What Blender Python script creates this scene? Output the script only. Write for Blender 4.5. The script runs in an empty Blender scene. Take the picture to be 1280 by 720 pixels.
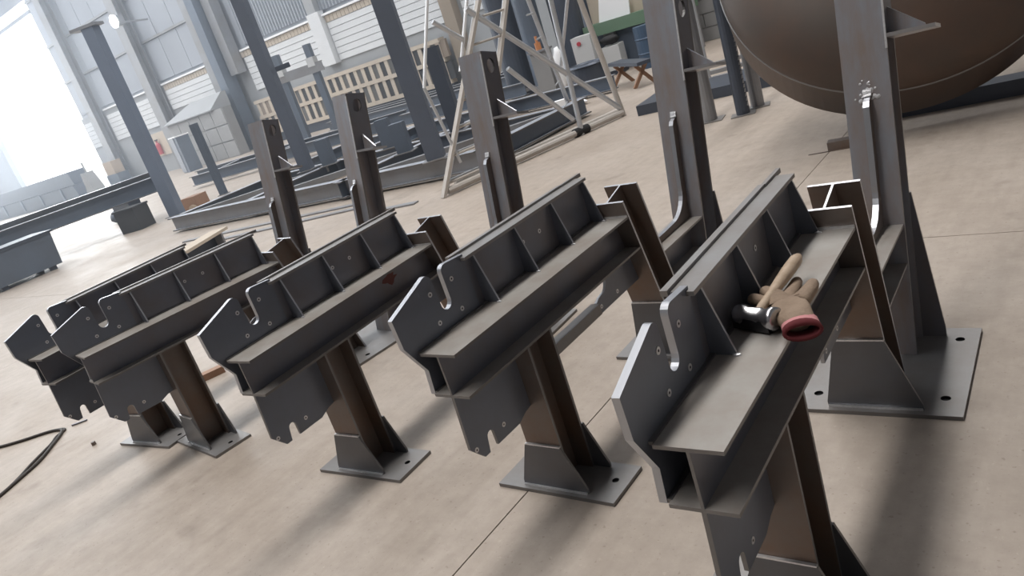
import bpy, math, random
from mathutils import Vector, Matrix
from mathutils.geometry import tessellate_polygon

random.seed(7)
sc = bpy.context.scene
COL = sc.collection

# ------------------------------------------------------------------ camera
cam_d = bpy.data.cameras.new('camera')
cam_d.sensor_width = 36.0
cam_d.lens = 36.0 * 944.44 / 1280.0
cam_d.clip_end = 400
cam = bpy.data.objects.new('camera', cam_d)
COL.objects.link(cam)
_y, _p, _r = math.radians(-42.4506), math.radians(-18.3540), math.radians(-18.3975)
_f = Vector((math.sin(_y) * math.cos(_p), math.cos(_y) * math.cos(_p), math.sin(_p)))
_rt = Vector((math.cos(_y), -math.sin(_y), 0))
_up = _rt.cross(_f)
_R = _rt * math.cos(_r) + _up * math.sin(_r)
_U = -_rt * math.sin(_r) + _up * math.cos(_r)
m = Matrix((_R, _U, -_f)).transposed().to_4x4()
m.translation = Vector((0, 0, 1.6916))
cam.matrix_world = m
sc.camera = cam

# ------------------------------------------------------------------ light
world = bpy.data.worlds.new('sky')
sc.world = world
world.use_nodes = True
wn = world.node_tree.nodes
wbg = wn['Background']
wbg.inputs[0].default_value = (0.93, 0.965, 1.0, 1)
wbg.inputs[1].default_value = 2.2
def area(name, loc, direction, sx, sy, energy, color, spread=180):
    d = bpy.data.lights.new(name, 'AREA'); d.shape = 'RECTANGLE'; d.size = sx; d.size_y = sy
    d.energy = energy; d.color = color; d.spread = math.radians(spread)
    o = bpy.data.objects.new(name, d); COL.objects.link(o); o.location = loc
    o.rotation_euler = Vector(direction).to_track_quat('-Z', 'Y').to_euler(); return o
# roof-light strips (translucent sheets between the roof panels)
ROOF_Z = 13.5
STRIPS = [(-4.2, 1.45), (-13.0, 0.55), (-22.5, 1.1), (-31.0, 1.3), (-39.5, 1.3), (-48.0, 1.3)]
for sx_, k in STRIPS:
    o = area('roof_light', (sx_, 7.0, ROOF_Z - 0.12), (0, 0, -1), 1.8, 29, 1800 * k, (1.0, 0.975, 0.94) if sx_ > -10 else (0.93, 0.965, 1.0))
area('doorway_daylight', (-57, 22.6, 5.6), (0.5, -0.85, -0.1), 13.5, 10.5, 5500, (0.86, 0.93, 1.0))
sc.view_settings.view_transform = 'Standard'
sc.view_settings.look = 'None'
sc.view_settings.gamma = 1
sc.view_settings.exposure = 0.12

# ------------------------------------------------------------------ materials
def mat(name, base, rough=0.6, metal=0.0, var=None, vscale=6.0, vamt=0.5, bump=0.0, bscale=40.0, stretch=(1, 1, 1), spec=0.5, emit=None, est=0.0):
    mt = bpy.data.materials.new(name)
    mt.use_nodes = True
    nt = mt.node_tree
    b = nt.nodes['Principled BSDF']
    b.inputs['Base Color'].default_value = (*base, 1)
    b.inputs['Roughness'].default_value = rough
    b.inputs['Metallic'].default_value = metal
    b.inputs['Specular IOR Level'].default_value = spec
    if emit:
        b.inputs['Emission Color'].default_value = (*emit, 1)
        b.inputs['Emission Strength'].default_value = est
    tc = nt.nodes.new('ShaderNodeTexCoord')
    mp = nt.nodes.new('ShaderNodeMapping')
    mp.inputs['Scale'].default_value = stretch
    nt.links.new(tc.outputs['Object'], mp.inputs['Vector'])
    if var:
        n = nt.nodes.new('ShaderNodeTexNoise')
        n.inputs['Scale'].default_value = vscale
        n.inputs['Detail'].default_value = 6
        n.inputs['Roughness'].default_value = 0.65
        nt.links.new(mp.outputs[0], n.inputs['Vector'])
        rp = nt.nodes.new('ShaderNodeValToRGB')
        rp.color_ramp.elements[0].position = 0.5 - 0.22
        rp.color_ramp.elements[1].position = 0.5 + 0.22
        nt.links.new(n.outputs['Fac'], rp.inputs[0])
        mu = nt.nodes.new('ShaderNodeMath'); mu.operation = 'MULTIPLY'
        mu.inputs[1].default_value = vamt
        nt.links.new(rp.outputs[0], mu.inputs[0])
        mx = nt.nodes.new('ShaderNodeMix'); mx.data_type = 'RGBA'
        mx.inputs[6].default_value = (*base, 1)
        mx.inputs[7].default_value = (*var, 1)
        nt.links.new(mu.outputs[0], mx.inputs[0])
        nt.links.new(mx.outputs[2], b.inputs['Base Color'])
    if bump:
        n2 = nt.nodes.new('ShaderNodeTexNoise')
        n2.inputs['Scale'].default_value = bscale
        n2.inputs['Detail'].default_value = 4
        nt.links.new(mp.outputs[0], n2.inputs['Vector'])
        bp = nt.nodes.new('ShaderNodeBump')
        bp.inputs['Strength'].default_value = bump
        bp.inputs['Distance'].default_value = 0.004
        nt.links.new(n2.outputs['Fac'], bp.inputs['Height'])
        nt.links.new(bp.outputs[0], b.inputs['Normal'])
    return mt

STEEL = mat('mill_scale_steel', (0.185, 0.205, 0.25), 0.36, 0.45, (0.18, 0.13, 0.10), 2.5, 0.6, 0.12, 60)
STEEL_RUST = mat('rusty_mill_scale_steel', (0.165, 0.158, 0.155), 0.42, 0.4, (0.17, 0.095, 0.055), 3.0, 0.8, 0.12, 60)
PLATE = mat('smooth_dark_plate', (0.175, 0.198, 0.245), 0.36, 0.4, (0.14, 0.13, 0.128), 3.0, 0.5, 0.06, 50)
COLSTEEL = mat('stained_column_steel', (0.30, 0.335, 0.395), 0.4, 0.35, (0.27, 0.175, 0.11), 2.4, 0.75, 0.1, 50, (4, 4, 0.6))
EDGE = mat('ground_steel_edge', (0.42, 0.43, 0.46), 0.34, 0.85)
WELD = mat('bright_weld_metal', (0.78, 0.78, 0.80), 0.35, 0.7, (0.42, 0.41, 0.41), 60, 0.5, 0.5, 90)
TIP = mat('flange_edge_glint', (0.20, 0.195, 0.195), 0.4, 0.7)  # slightly brighter steel, painting in the light that flange edges catch
HOLE = mat('hole_shadow_black', (0.012, 0.012, 0.014), 0.8)
BASEP = mat('base_plate_steel', (0.27, 0.27, 0.275), 0.42, 0.35, (0.19, 0.16, 0.14), 5.0, 0.6, 0.06, 50)
BGSTEEL = mat('blue_grey_structural_steel', (0.135, 0.17, 0.225), 0.42, 0.35, (0.11, 0.125, 0.15), 1.2, 0.7)
BGSTEEL2 = mat('dusty_grey_structural_steel', (0.30, 0.315, 0.345), 0.42, 0.35, (0.22, 0.20, 0.18), 1.5, 0.7)
BGDARK = mat('dark_blue_steel', (0.075, 0.092, 0.125), 0.42, 0.35, (0.06, 0.066, 0.08), 1.5, 0.6)
ALU = mat('aluminium_tube', (0.58, 0.60, 0.63), 0.38, 0.55, (0.45, 0.46, 0.48), 8, 0.5)
ALUW = mat('bright_aluminium_tube', (0.85, 0.86, 0.88), 0.35, 0.4)
PAINTG = mat('pale_grey_painted_wood', (0.50, 0.47, 0.44), 0.7, 0.0, (0.40, 0.36, 0.32), 8, 0.6)
HEADST = mat('rusty_tank_head_steel', (0.050, 0.043, 0.038), 0.5, 0.15, (0.095, 0.054, 0.036), 1.1, 0.9, 0.08, 30)
GREEN = mat('green_machine_paint', (0.125, 0.215, 0.145), 0.5, 0, (0.16, 0.20, 0.15), 3, 0.4)
WHITE = mat('white_sheet', (0.85, 0.86, 0.88), 0.6)
CREAM = mat('cream_masonry', (0.56, 0.49, 0.41), 0.85, 0, (0.46, 0.39, 0.32), 3, 0.6)
WALLW = mat('white_painted_block', (0.70, 0.72, 0.74), 0.8, 0, (0.60, 0.62, 0.65), 1.5, 0.5)
WALLG = mat('grey_render', (0.36, 0.375, 0.39), 0.85, 0, (0.30, 0.31, 0.33), 0.8, 0.6)
CLAD = mat('grey_cladding_sheet', (0.33, 0.355, 0.40), 0.55, 0.1, (0.29, 0.31, 0.35), 0.5, 0.5)
GUTTER = mat('white_gutter', (0.85, 0.86, 0.88), 0.5)
BLOCKG = mat('grey_concrete_block', (0.27, 0.27, 0.275), 0.9, 0, (0.22, 0.22, 0.22), 3, 0.5)
VDARK = [mat('opening_grey_a', (0.05, 0.052, 0.056), 0.9), mat('opening_grey_b', (0.12, 0.118, 0.115), 0.9), mat('opening_tan', (0.26, 0.21, 0.17), 0.9)]
WOODH = mat('pale_hammer_wood', (0.56, 0.44, 0.33), 0.6, 0, (0.36, 0.25, 0.17), 30, 0.7, 0, 40, (1, 1, 1))
GLOVE = mat('dusty_tan_leather', (0.33, 0.245, 0.18), 0.85, 0, (0.22, 0.155, 0.11), 22, 0.8, 0.5, 120)
CUFF = mat('red_knit_cuff', (0.10, 0.010, 0.014), 0.9, 0, (0.16, 0.03, 0.035), 60, 0.5)
CUFFP = mat('pink_cuff_hem', (0.55, 0.24, 0.25), 0.85)
HAMMER = mat('polished_hammer_steel', (0.50, 0.50, 0.52), 0.25, 0.95)
HAMMERD = mat('dark_hammer_steel', (0.06, 0.06, 0.065), 0.3, 0.8)
RUBBER = mat('brown_black_rubber', (0.035, 0.028, 0.024), 0.6)
CARD = mat('brown_cardboard', (0.42, 0.33, 0.25), 0.8)
WOODB = mat('raw_wood_block', (0.34, 0.20, 0.13), 0.7, 0, (0.24, 0.13, 0.08), 25, 0.6)
RED = mat('red_extinguisher_paint', (0.45, 0.06, 0.08), 0.45)
MACHW = mat('off_white_machine_paint', (0.55, 0.56, 0.57), 0.5)
DRUMB = mat('blue_drum_paint', (0.05, 0.085, 0.14), 0.45)
BLACK = mat('black_cloth', (0.02, 0.02, 0.022), 0.8)
LAMPM = mat('lamp_glass', (1, 1, 1), 0.4, emit=(0.9, 0.97, 1.0), est=14.0)
OUTG = mat('sunlit_yard_concrete', (0.75, 0.75, 0.74), 0.9)

BGTOP = mat('lit_flange_top', (0.50, 0.53, 0.59), 0.4, 0.5, (0.34, 0.35, 0.38), 2.0, 0.6)  # upward faces of background beams, overhead light painted into the colour
GUSS = mat('dark_gusset_plate', (0.12, 0.132, 0.155), 0.34, 0.4, (0.11, 0.095, 0.085), 3.0, 0.6, 0.06, 50)
POSTA = mat('pale_blue_grey_post', (0.19, 0.235, 0.32), 0.45, 0.3, (0.15, 0.175, 0.22), 1.2, 0.6)
POSTD = mat('mid_blue_grey_post', (0.125, 0.15, 0.20), 0.45, 0.3, (0.10, 0.11, 0.13), 1.2, 0.6)
DUSTY_LIT = mat('dusty_lit_flange', (0.37, 0.36, 0.345), 0.48, 0.15, (0.25, 0.20, 0.165), 5.0, 0.75, 0.08, 60)  # dust film on upward faces, lightened further to paint in overhead light
def floor_mat():
    mt = bpy.data.materials.new('stained_concrete_floor'); mt.use_nodes = True
    nt = mt.node_tree; N = nt.nodes; L = nt.links
    b = N['Principled BSDF']
    tc = N.new('ShaderNodeTexCoord')
    def noise(scale, detail, vec=None, rough=0.6):
        n = N.new('ShaderNodeTexNoise'); n.inputs['Scale'].default_value = scale
        n.inputs['Detail'].default_value = detail; n.inputs['Roughness'].default_value = rough
        L.new(vec or tc.outputs['Object'], n.inputs['Vector']); return n.outputs['Fac']
    def ramp(src, stops):
        r = N.new('ShaderNodeValToRGB'); e = r.color_ramp.elements
        e[0].position, e[0].color = stops[0][0], (*stops[0][1], 1)
        e[1].position, e[1].color = stops[-1][0], (*stops[-1][1], 1)
        for p, c in stops[1:-1]:
            k = e.new(p); k.color = (*c, 1)
        L.new(src, r.inputs[0]); return r.outputs[0]
    def mixc(f, a, c, mode='MULTIPLY'):
        mx = N.new('ShaderNodeMix'); mx.data_type = 'RGBA'; mx.blend_type = mode
        if isinstance(f, float): mx.inputs[0].default_value = f
        else: L.new(f, mx.inputs[0])
        L.new(a, mx.inputs[6]); L.new(c, mx.inputs[7]); return mx.outputs[2]
    base = ramp(noise(0.7, 5), [(0.3, (0.385, 0.325, 0.275)), (0.55, (0.435, 0.375, 0.325)), (0.75, (0.465, 0.41, 0.365))])
    fine = ramp(noise(9, 8, None, 0.7), [(0.3, (0.80, 0.79, 0.78)), (0.65, (1, 1, 1))])
    col = mixc(0.8, base, fine)
    spots = ramp(noise(3.1, 3), [(0.60, (1, 1, 1)), (0.72, (0.80, 0.79, 0.78))])
    col = mixc(0.8, col, spots)
    fleck = ramp(noise(38, 3, None, 0.8), [(0.62, (1, 1, 1)), (0.72, (1.22, 1.22, 1.22))])
    col = mixc(0.7, col, fleck)
    pit = ramp(noise(55, 2, None, 0.5), [(0.27, (0.72, 0.70, 0.68)), (0.35, (1, 1, 1))])
    col = mixc(0.8, col, pit)
    mp = N.new('ShaderNodeMapping'); mp.inputs['Scale'].default_value = (5, 0.7, 1)
    mp.inputs['Rotation'].default_value = (0, 0, 0.4)
    L.new(tc.outputs['Object'], mp.inputs['Vector'])
    streak = ramp(noise(3, 5, mp.outputs[0]), [(0.35, (0.88, 0.87, 0.86)), (0.6, (1, 1, 1))])
    col = mixc(0.6, col, streak)
    L.new(col, b.inputs['Base Color'])
    rr = ramp(noise(1.3, 4), [(0.3, (0.42, 0.42, 0.42)), (0.7, (0.62, 0.62, 0.62))])
    L.new(rr, b.inputs['Roughness'])
    b.inputs['Specular IOR Level'].default_value = 0.35
    bp = N.new('ShaderNodeBump'); bp.inputs['Strength'].default_value = 0.15; bp.inputs['Distance'].default_value = 0.006
    L.new(noise(16, 8), bp.inputs['Height']); L.new(bp.outputs[0], b.inputs['Normal'])
    return mt
FLOOR = floor_mat()

# ------------------------------------------------------------------ mesh builder
def vec(p): return Vector(p)
class MB:
    def __init__(s): s.v = []; s.f = []; s.m = []
    def face(s, idx, m=0): s.f.append(tuple(idx)); s.m.append(m)
    def quadstrip(s, rings, m=0, caps=True, closed=True, ms=None):
        n = len(rings[0]); b = len(s.v)
        for r in rings: s.v += [tuple(p) for p in r]
        for i in range(len(rings) - 1):
            for j in range(n if closed else n - 1):
                k = (j + 1) % n
                s.face((b + i * n + j, b + i * n + k, b + (i + 1) * n + k, b + (i + 1) * n + j), ms[j] if ms else m)
        if caps:
            s.face(range(b + n - 1, b - 1, -1), m); s.face(range(b + (len(rings) - 1) * n, b + len(rings) * n), m)
        return s
    def box(s, x0, x1, y0, y1, z0, z1, m=0):
        a = [(x0, y0, z0), (x1, y0, z0), (x1, y1, z0), (x0, y1, z0)]
        b = [(x0, y0, z1), (x1, y0, z1), (x1, y1, z1), (x0, y1, z1)]
        return s.quadstrip([a, b], m)
    def prism(s, outline, put, t0, t1, holes=(), m=0, me=None, mh=None):
        """outline in 2D, put(a, b, t) -> 3D; faces at t0 and t1"""
        me = m if me is None else me
        loops = [list(outline)] + [list(h) for h in holes]
        flat = [p for l in loops for p in l]
        tri = tessellate_polygon([[Vector((p[0], p[1], 0)) for p in l] for l in loops])
        b = len(s.v); n = len(flat)
        s.v += [tuple(put(p[0], p[1], t0)) for p in flat]
        s.v += [tuple(put(p[0], p[1], t1)) for p in flat]
        for t in tri:
            s.face((b + t[0], b + t[1], b + t[2]), m)
            s.face((b + n + t[2], b + n + t[1], b + n + t[0]), m)
        o = 0
        for li, l in enumerate(loops):
            k = len(l)
            for i in range(k):
                j = (i + 1) % k
                s.face((b + o + i, b + o + j, b + n + o + j, b + n + o + i), me if li == 0 else (mh if mh is not None else me))
            o += k
        return s
    def tube(s, p, q, r, n=10, m=0, r2=None):
        p, q = vec(p), vec(q); d = (q - p).normalized()
        a = d.orthogonal().normalized(); c = d.cross(a)
        ring = lambda o, rr: [o + (a * math.cos(t) + c * math.sin(t)) * rr for t in [2 * math.pi * i / n for i in range(n)]]
        return s.quadstrip([ring(p, r), ring(q, r if r2 is None else r2)], m)
    def path(s, pts, r, n=8, m=0):
        pts = [vec(p) for p in pts]; rings = []; a = None
        for i, p in enumerate(pts):
            d = (pts[min(i + 1, len(pts) - 1)] - pts[max(i - 1, 0)]).normalized()
            a = d.orthogonal().normalized() if a is None else (a - d * a.dot(d)).normalized()
            c = d.cross(a)
            rr = r[i] if isinstance(r, (list, tuple)) else r
            rings.append([p + (a * math.cos(2 * math.pi * k / n) + c * math.sin(2 * math.pi * k / n)) * rr for k in range(n)])
        return s.quadstrip(rings, m)
    def bar(s, p, q, w, h, side=None, m=0):
        p, q = vec(p), vec(q); d = (q - p).normalized()
        a = vec(side) if side else d.cross(Vector((0, 0, 1)))
        if a.length < 1e-4: a = Vector((1, 0, 0))
        a = (a - d * a.dot(d)).normalized(); c = a.cross(d).normalized()
        ring = lambda o: [o + a * (i * w / 2) + c * (j * h / 2) for i, j in ((-1, -1), (1, -1), (1, 1), (-1, 1))]
        return s.quadstrip([ring(p), ring(q)], m)
    def hsec(s, ends, a, width, depth, tf, tw, m=0, mt=1, mtop=None):
        """H section; ends = [(point, depth_dir)], a = flange-width direction; point is the middle of the section"""
        w, d = width / 2, depth / 2
        prof = [(-w, -d), (w, -d), (w, -d + tf), (tw / 2, -d + tf), (tw / 2, d - tf), (w, d - tf), (w, d), (-w, d), (-w, d - tf), (-tw / 2, d - tf), (-tw / 2, -d + tf), (-w, -d + tf)]
        u_ = m if mtop is None else mtop
        ms = [m, mt, u_, m, m, mt, u_, mt, m, m, u_, mt]
        a = vec(a)
        b = len(s.v)
        rings = [[vec(p) + a * u + vec(dd) * v for u, v in prof] for p, dd in ends]
        s.quadstrip(rings, m, caps=False, ms=ms)
        q = lambda o: [(o, o + 1, o + 2, o + 11), (o + 3, o + 4, o + 9, o + 10), (o + 5, o + 6, o + 7, o + 8), (o + 2, o + 3, o + 10, o + 11), (o + 4, o + 5, o + 8, o + 9)]
        for o in (b, b + 12):
            for t in q(o): s.face(t, mt)
        return s
    def lathe(s, prof, n=64, m=0, put=None):
        put = put or (lambda x, y, z: (x, y, z))
        rings = [[put(r * math.cos(2 * math.pi * k / n), r * math.sin(2 * math.pi * k / n), z) for k in range(n)] for r, z in prof]
        return s.quadstrip(rings, m, caps=False)
    def mesh(s, name, mats, smooth=False):
        me = bpy.data.meshes.new(name)
        me.from_pydata(s.v, [], s.f)
        for x in (mats if isinstance(mats, (list, tuple)) else [mats]): me.materials.append(x)
        me.polygons.foreach_set('material_index', s.m)
        if smooth:
            me.polygons.foreach_set('use_smooth', [True] * len(s.f))
        me.validate(); me.update()
        import bmesh as _b
        bm = _b.new(); bm.from_mesh(me); _b.ops.recalc_face_normals(bm, faces=bm.faces); bm.to_mesh(me); bm.free()
        return me
    def build(s, name, mats, parent=None, loc=(0, 0, 0), rot=(0, 0, 0), smooth=False):
        return link(name, s.mesh(name, mats, smooth), parent, loc, rot)

def link(name, me, parent=None, loc=(0, 0, 0), rot=(0, 0, 0)):
    o = bpy.data.objects.new(name, me); COL.objects.link(o)
    o.location = loc; o.rotation_euler = rot
    if parent: o.parent = parent
    return o
def thing(name, label, cat, loc=(0, 0, 0), rz=0.0, group=None):
    o = bpy.data.objects.new(name, None); COL.objects.link(o)
    o.location = loc; o.rotation_euler = (0, 0, rz); o.empty_display_size = 0.1
    o['label'] = label; o['category'] = cat
    if group: o['group'] = group
    return o
def tag(o, label, cat, group=None):
    o['label'] = label; o['category'] = cat
    if group: o['group'] = group
    return o
def struct(o): o['kind'] = 'structure'; return o
def circle(cx, cy, r, n=16): return [(cx + r * math.cos(2 * math.pi * i / n), cy + r * math.sin(2 * math.pi * i / n)) for i in range(n)]
YZ = lambda a, b, t: (t, a, b)      # plate in the y-z plane
XZ = lambda a, b, t: (a, t, b)
XY = lambda a, b, t: (a, b, t)

# ------------------------------------------------------------------ setting: floor
YW = 22.0
floor = struct(MB().box(-75, 9, -14, YW, -0.2, -0.012).build('floor', mat('joint_dust', (0.20, 0.165, 0.14), 0.9)))
xb = [-75, -54.4, -39.4, -24.4, -9.4, -1.9, 5.6, 8.6]
yb = [-14, -3.3, 4.2, 11.7, YW]
for i in range(len(xb) - 1):
    for j in range(len(yb) - 1):
        g = 0.003
        MB().box(xb[i] + g, xb[i + 1] - g, yb[j] + g, yb[j + 1] - g, -0.0115, 0.0).build('floor_slab', FLOOR, floor)
yard = struct(MB().box(-150, 40, YW + 0.4, 160, -0.2, -0.01).build('floor_outside', OUTG))

# ------------------------------------------------------------------ setting: back wall at y = 22
wall = struct(bpy.data.objects.new('wall_back', None)); COL.objects.link(wall)
def wb(x0, x1, z0, z1, y0, y1, name, mt): return MB().box(x0, x1, y0, y1, z0, z1).build(name, mt, wall)
DX = -49.8                                         # right jamb of the big doorway
wb(DX, 9, -0.012, 4.3, YW, YW + 0.35, 'masonry', WALLG)
wb(DX, 9, 4.3, 14.0, YW + 0.12, YW + 0.35, 'backing', CLAD)
wb(-64, DX, 11.5, 14.0, YW, YW + 0.35, 'door_header', CLAD)
wb(-75, -64, -0.012, 14.0, YW, YW + 0.35, 'masonry', WALLG)
wb(-64, DX, 10.75, 10.95, YW + 0.05, YW + 0.2, 'door_transom', CLAD)
# white painted block courses between the pilasters (recessed joints)
bays = [(-49.6, -47.2, 2.45, 3.98), (-46.4, -43.6, 2.45, 3.98), (-43.0, -39.95, 2.45, 3.98), (-39.1, -34.3, 2.95, 3.98), (-31.4, -26.0, 2.45, 3.98), (-25.15, -19.1, 2.45, 3.98), (-18.1, -4, 2.45, 3.98)]
for x0, x1, z0, z1 in bays:
    n = max(3, round((z1 - z0) / 0.255))
    for k in range(n):
        h = (z1 - z0) / n
        wb(x0, x1, z0 + k * h + 0.012, z0 + (k + 1) * h - 0.012, YW - 0.06, YW, 'block_course', WALLW)
# ribbed cream band and white gutter
x = -39.0
rib = MB().box(-0.11, 0.11, -0.05, 0, 0, 0.25).mesh('cream_brick', CREAM)
while x < -18.8:
    link('cream_brick', rib, wall, (x, YW, 4.0)); x += 0.245
for x0, x1 in ((-46.3, -39.9), (-39.1, -34.2), (-31.4, -18.9), (-18.0, -3)):
    wb(x0, x1, 4.27, 4.35, YW - 0.16, YW, 'gutter', GUTTER)
# cladding above: big flat sheets on the left, ribbed sheets on the right
xs = [-49.6, -47.9, -46.2, -44.6, -42.9, -41.2, -39.5, -37.7, -35.9, -34.2]
for a, b in zip(xs[:-1], xs[1:]):
    for z0, z1 in ((4.5, 6.45), (6.6, 8.6), (8.75, 11.2), (11.35, 14)):
        wb(a + 0.02, b - 0.02, z0, z1, YW + 0.04, YW + 0.12, 'cladding_sheet', CLAD)
for z in (6.52, 8.67, 11.27):
    wb(-49.6, -34.2, z - 0.06, z + 0.06, YW - 0.06, YW + 0.12, 'girt', BGSTEEL2)
for k in range(16):
    a = -31.2 + k * 0.82
    mb = MB(); ring0 = []; 
    pts = []
    for q in range(4):
        u = a + q * 0.205
        pts += [(u, 0.1), (u + 0.07, 0.1), (u + 0.1, 0.02), (u + 0.17, 0.02)]
    pts.append((a + 0.82, 0.1))
    for z in (4.5, 9.0): ring0.append([(p[0], YW + p[1], z) for p in pts])
    mb.quadstrip(ring0, 0, caps=False, closed=False)
    mb.build('ribbed_sheet', CLAD, wall)
# unseen roof, right wall and wall behind the camera, added to block sky light
roof = struct(bpy.data.objects.new('ceiling', None)); COL.objects.link(roof)
ex = [-75] + [v for p in sorted(q[0] for q in STRIPS) for v in (p - 1.0, p + 1.0)] + [9]
for k in range(0, len(ex), 2):
    MB().box(ex[k], ex[k + 1], -14, YW + 0.3, ROOF_Z, ROOF_Z + 0.15).build('roof_sheet', CLAD, roof)
for p, _k in STRIPS:
    MB().box(p - 1.0, p + 1.0, -14, YW + 0.3, ROOF_Z + 0.02, ROOF_Z + 0.05).build('translucent_sheet', GUTTER, roof)
for k in range(6):
    MB().box(-75, 9, -11 + k * 6.2, -10.8 + k * 6.2, ROOF_Z - 0.6, ROOF_Z - 0.2).build('roof_truss', BGSTEEL2, roof)
wr = struct(MB().box(8.6, 9, -14, YW + 0.3, -0.012, ROOF_Z).build('wall_side', BLOCKG))
wf = struct(MB().box(-75, 9, -14.4, -14, -0.012, ROOF_Z).build('wall_front', BLOCKG))
# pilasters and wall columns
def hpost(name, x, y, z0, z1, w, d, mt, parent, tf=0.03, tw=0.02, along='x'):
    a = (1, 0, 0) if along == 'x' else (0, 1, 0); dd = (0, 1, 0) if along == 'x' else (1, 0, 0)
    return MB().hsec([((x, y, z0), dd), ((x, y, z1), dd)], a, w, d, tf, tw, 0, 0).build(name, mt, parent)
wb(-25.95, -25.2, 2.4, 4.5, YW - 0.3, YW, 'pilaster', WALLW)
wb(-25.9, -25.35, 4.5, 9, YW - 0.25, YW, 'pilaster', WALLG)
wb(-18.85, -18.3, -0.012, 9, YW - 0.35, YW, 'pilaster', mat('brown_masonry', (0.30, 0.25, 0.20), 0.85))
for x, w in ((-46.8, 0.75), (-39.5, 0.8)):
    hpost('wall_column', x, YW - 0.45, 0, 13.5, w, 0.5, BGSTEEL2, wall, 0.05, 0.04)
    for k in range(12):
        MB().bar((x - w / 2 + 0.05, YW - 0.62, 4.6 + k * 0.7), (x + w / 2 - 0.05, YW - 0.62, 5.0 + k * 0.7), 0.08, 0.03, (0, 1, 0)).build('lacing_bar', BGSTEEL, wall)
wb(-34.15, -33.7, -0.012, 13.5, YW - 0.4, YW, 'pilaster', WALLW)
wb(-33.6, -32.9, 0, 13.5, YW - 0.75, YW - 0.1, 'wall_column', BGSTEEL2)
wb(-32.8, -32.2, 0, 13.5, YW - 0.95, YW - 0.3, 'wall_column', BGSTEEL)
wb(-32.1, -31.5, 3.4, 13.5, YW - 0.6, YW - 0.1, 'wall_column', BGSTEEL2)
# low screen of precast openings in two rows
scr = thing('block_screen', 'long cream screen of two rows of rectangular openings along the back wall', 'screen', (0, 21.5, 0))
for z in (0.47, 1.27, 1.97):
    MB().box(-31.3, -19.2, -0.08, 0.25, z - 0.09, z + 0.06).build('rail', CREAM, scr)
MB().box(-31.3, -19.2, -0.02, 0.25, 0, 0.38).build('plinth', BGDARK, scr)
mu = MB().box(-0.10, 0.10, -0.05, 0.20, 0, 0.66).mesh('mullion', CREAM)
pn = [MB().box(-0.155, 0.155, -0.02, 0.1, 0, 0.62).mesh('opening_panel', q) for q in VDARK]
for r, z in ((0, 0.53), (1, 1.33)):
    for k in range(26):
        x = -31.1 + k * 0.47
        link('mullion', mu, scr, (x, 0, z)); link('opening_panel', random.choice([pn[0], pn[0], pn[0], pn[1], pn[1], pn[2]]), scr, (x + 0.235, 0, z))
# doorway posts, lamp
lamp = thing('wall_floodlight', 'glaring white floodlight high on the grey cladding', 'lamp', (-37.76, 20.4, 7.56))
MB().box(-0.25, 0.25, -0.1, 0.25, -0.22, 0.22).build('housing', BGSTEEL2, lamp)
MB().tube((0, -0.1, 0), (0, -0.2, 0), 0.30, 20).build('lens', LAMPM, lamp)
MB().bar((0, 0.2, -0.1), (0, 1.55, -0.2), 0.08, 0.08).build('bracket', BGSTEEL2, lamp)

# thin haze volume over the far half, added to imitate lens veiling glare
hz = bpy.data.materials.new('veiling_haze'); hz.use_nodes = True
hn_ = hz.node_tree.nodes; hn_.remove(hn_['Principled BSDF'])
vs = hn_.new('ShaderNodeVolumeScatter'); vs.inputs['Density'].default_value = 0.0085
vs.inputs['Color'].default_value = (0.80, 0.88, 1.0, 1); vs.inputs['Anisotropy'].default_value = 0.45
hz.node_tree.links.new(vs.outputs[0], hn_['Material Output'].inputs['Volume'])
haze = MB().box(-63, -8, -10, 21.0, 0.02, 12.8).build('haze', hz); haze['kind'] = 'structure'

# ------------------------------------------------------------------ support frames
zt, H, L = 0.796, 0.165, 1.203
W = 0.16
zb = zt - H
kr, kc = 0.226, 0.216
TP = 0.016
yr = lambda z: L + kr * (zt - z)                    # front face of the rear post
yc = lambda z: 1.762 + kc * z                       # front face of the tall column
def arc(cx, cy, r, a0, a1, n): return [(cx + r * math.cos(math.radians(a0 + (a1 - a0) * i / n)), cy + r * math.sin(math.radians(a0 + (a1 - a0) * i / n))) for i in range(n + 1)]

hook_out = [(-0.05, 0.943)] + [(0.105, 0.998)] + arc(0.145, 0.985, 0.026, 110, 10, 5) + [(0.175, 0.89)] + arc(0.2015, 0.889, 0.0265, 180, 360, 8) + [(0.227, 0.985)] + arc(0.252, 0.987, 0.025, 180, 90, 5) + [(0.352, 1.005), (0.352, zt - 0.03), (0.33, 0.64), (0.012, 0.632), (0.02, 0.72), (-0.045, 0.836)]
hang_out = [(0.0, zb), (-0.012, 0.43), (0.042, 0.367), (0.07, 0.367), (0.079, 0.415)] + arc(0.099, 0.418, 0.019, 170, 10, 6) + [(0.119, 0.367), (0.25, 0.365), (0.30, 0.385), (0.336, 0.39), (0.336, zb)]
knee = [(yc(0.534) - 0.0, 0.534)] + [(1.425, 0.534), (1.425, 0.568), (1.60, 0.566)]
yk = yc(0.70) - 0.046
for i in range(1, 9):                               # concave quarter from the strut up the column
    t = i / 9 * math.pi / 2
    knee.append((1.70 + (yk - 1.70) * math.sin(t), 0.568 + 0.135 * (1 - math.cos(t))))
knee += [(yk, 0.705), (yc(1.0) - 0.047, 1.0), (yc(1.02) - 0.035, 1.02), (yc(1.028) - 0.012, 1.028), (yc(1.025), 1.025)]

ax_r = Vector((0, -kr, 1)).normalized(); b_r = Vector((0, 1, kr)).normalized()
ax_c = Vector((0, kc, 1)).normalized(); b_c = Vector((0, 1, -kc)).normalized()

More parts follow.
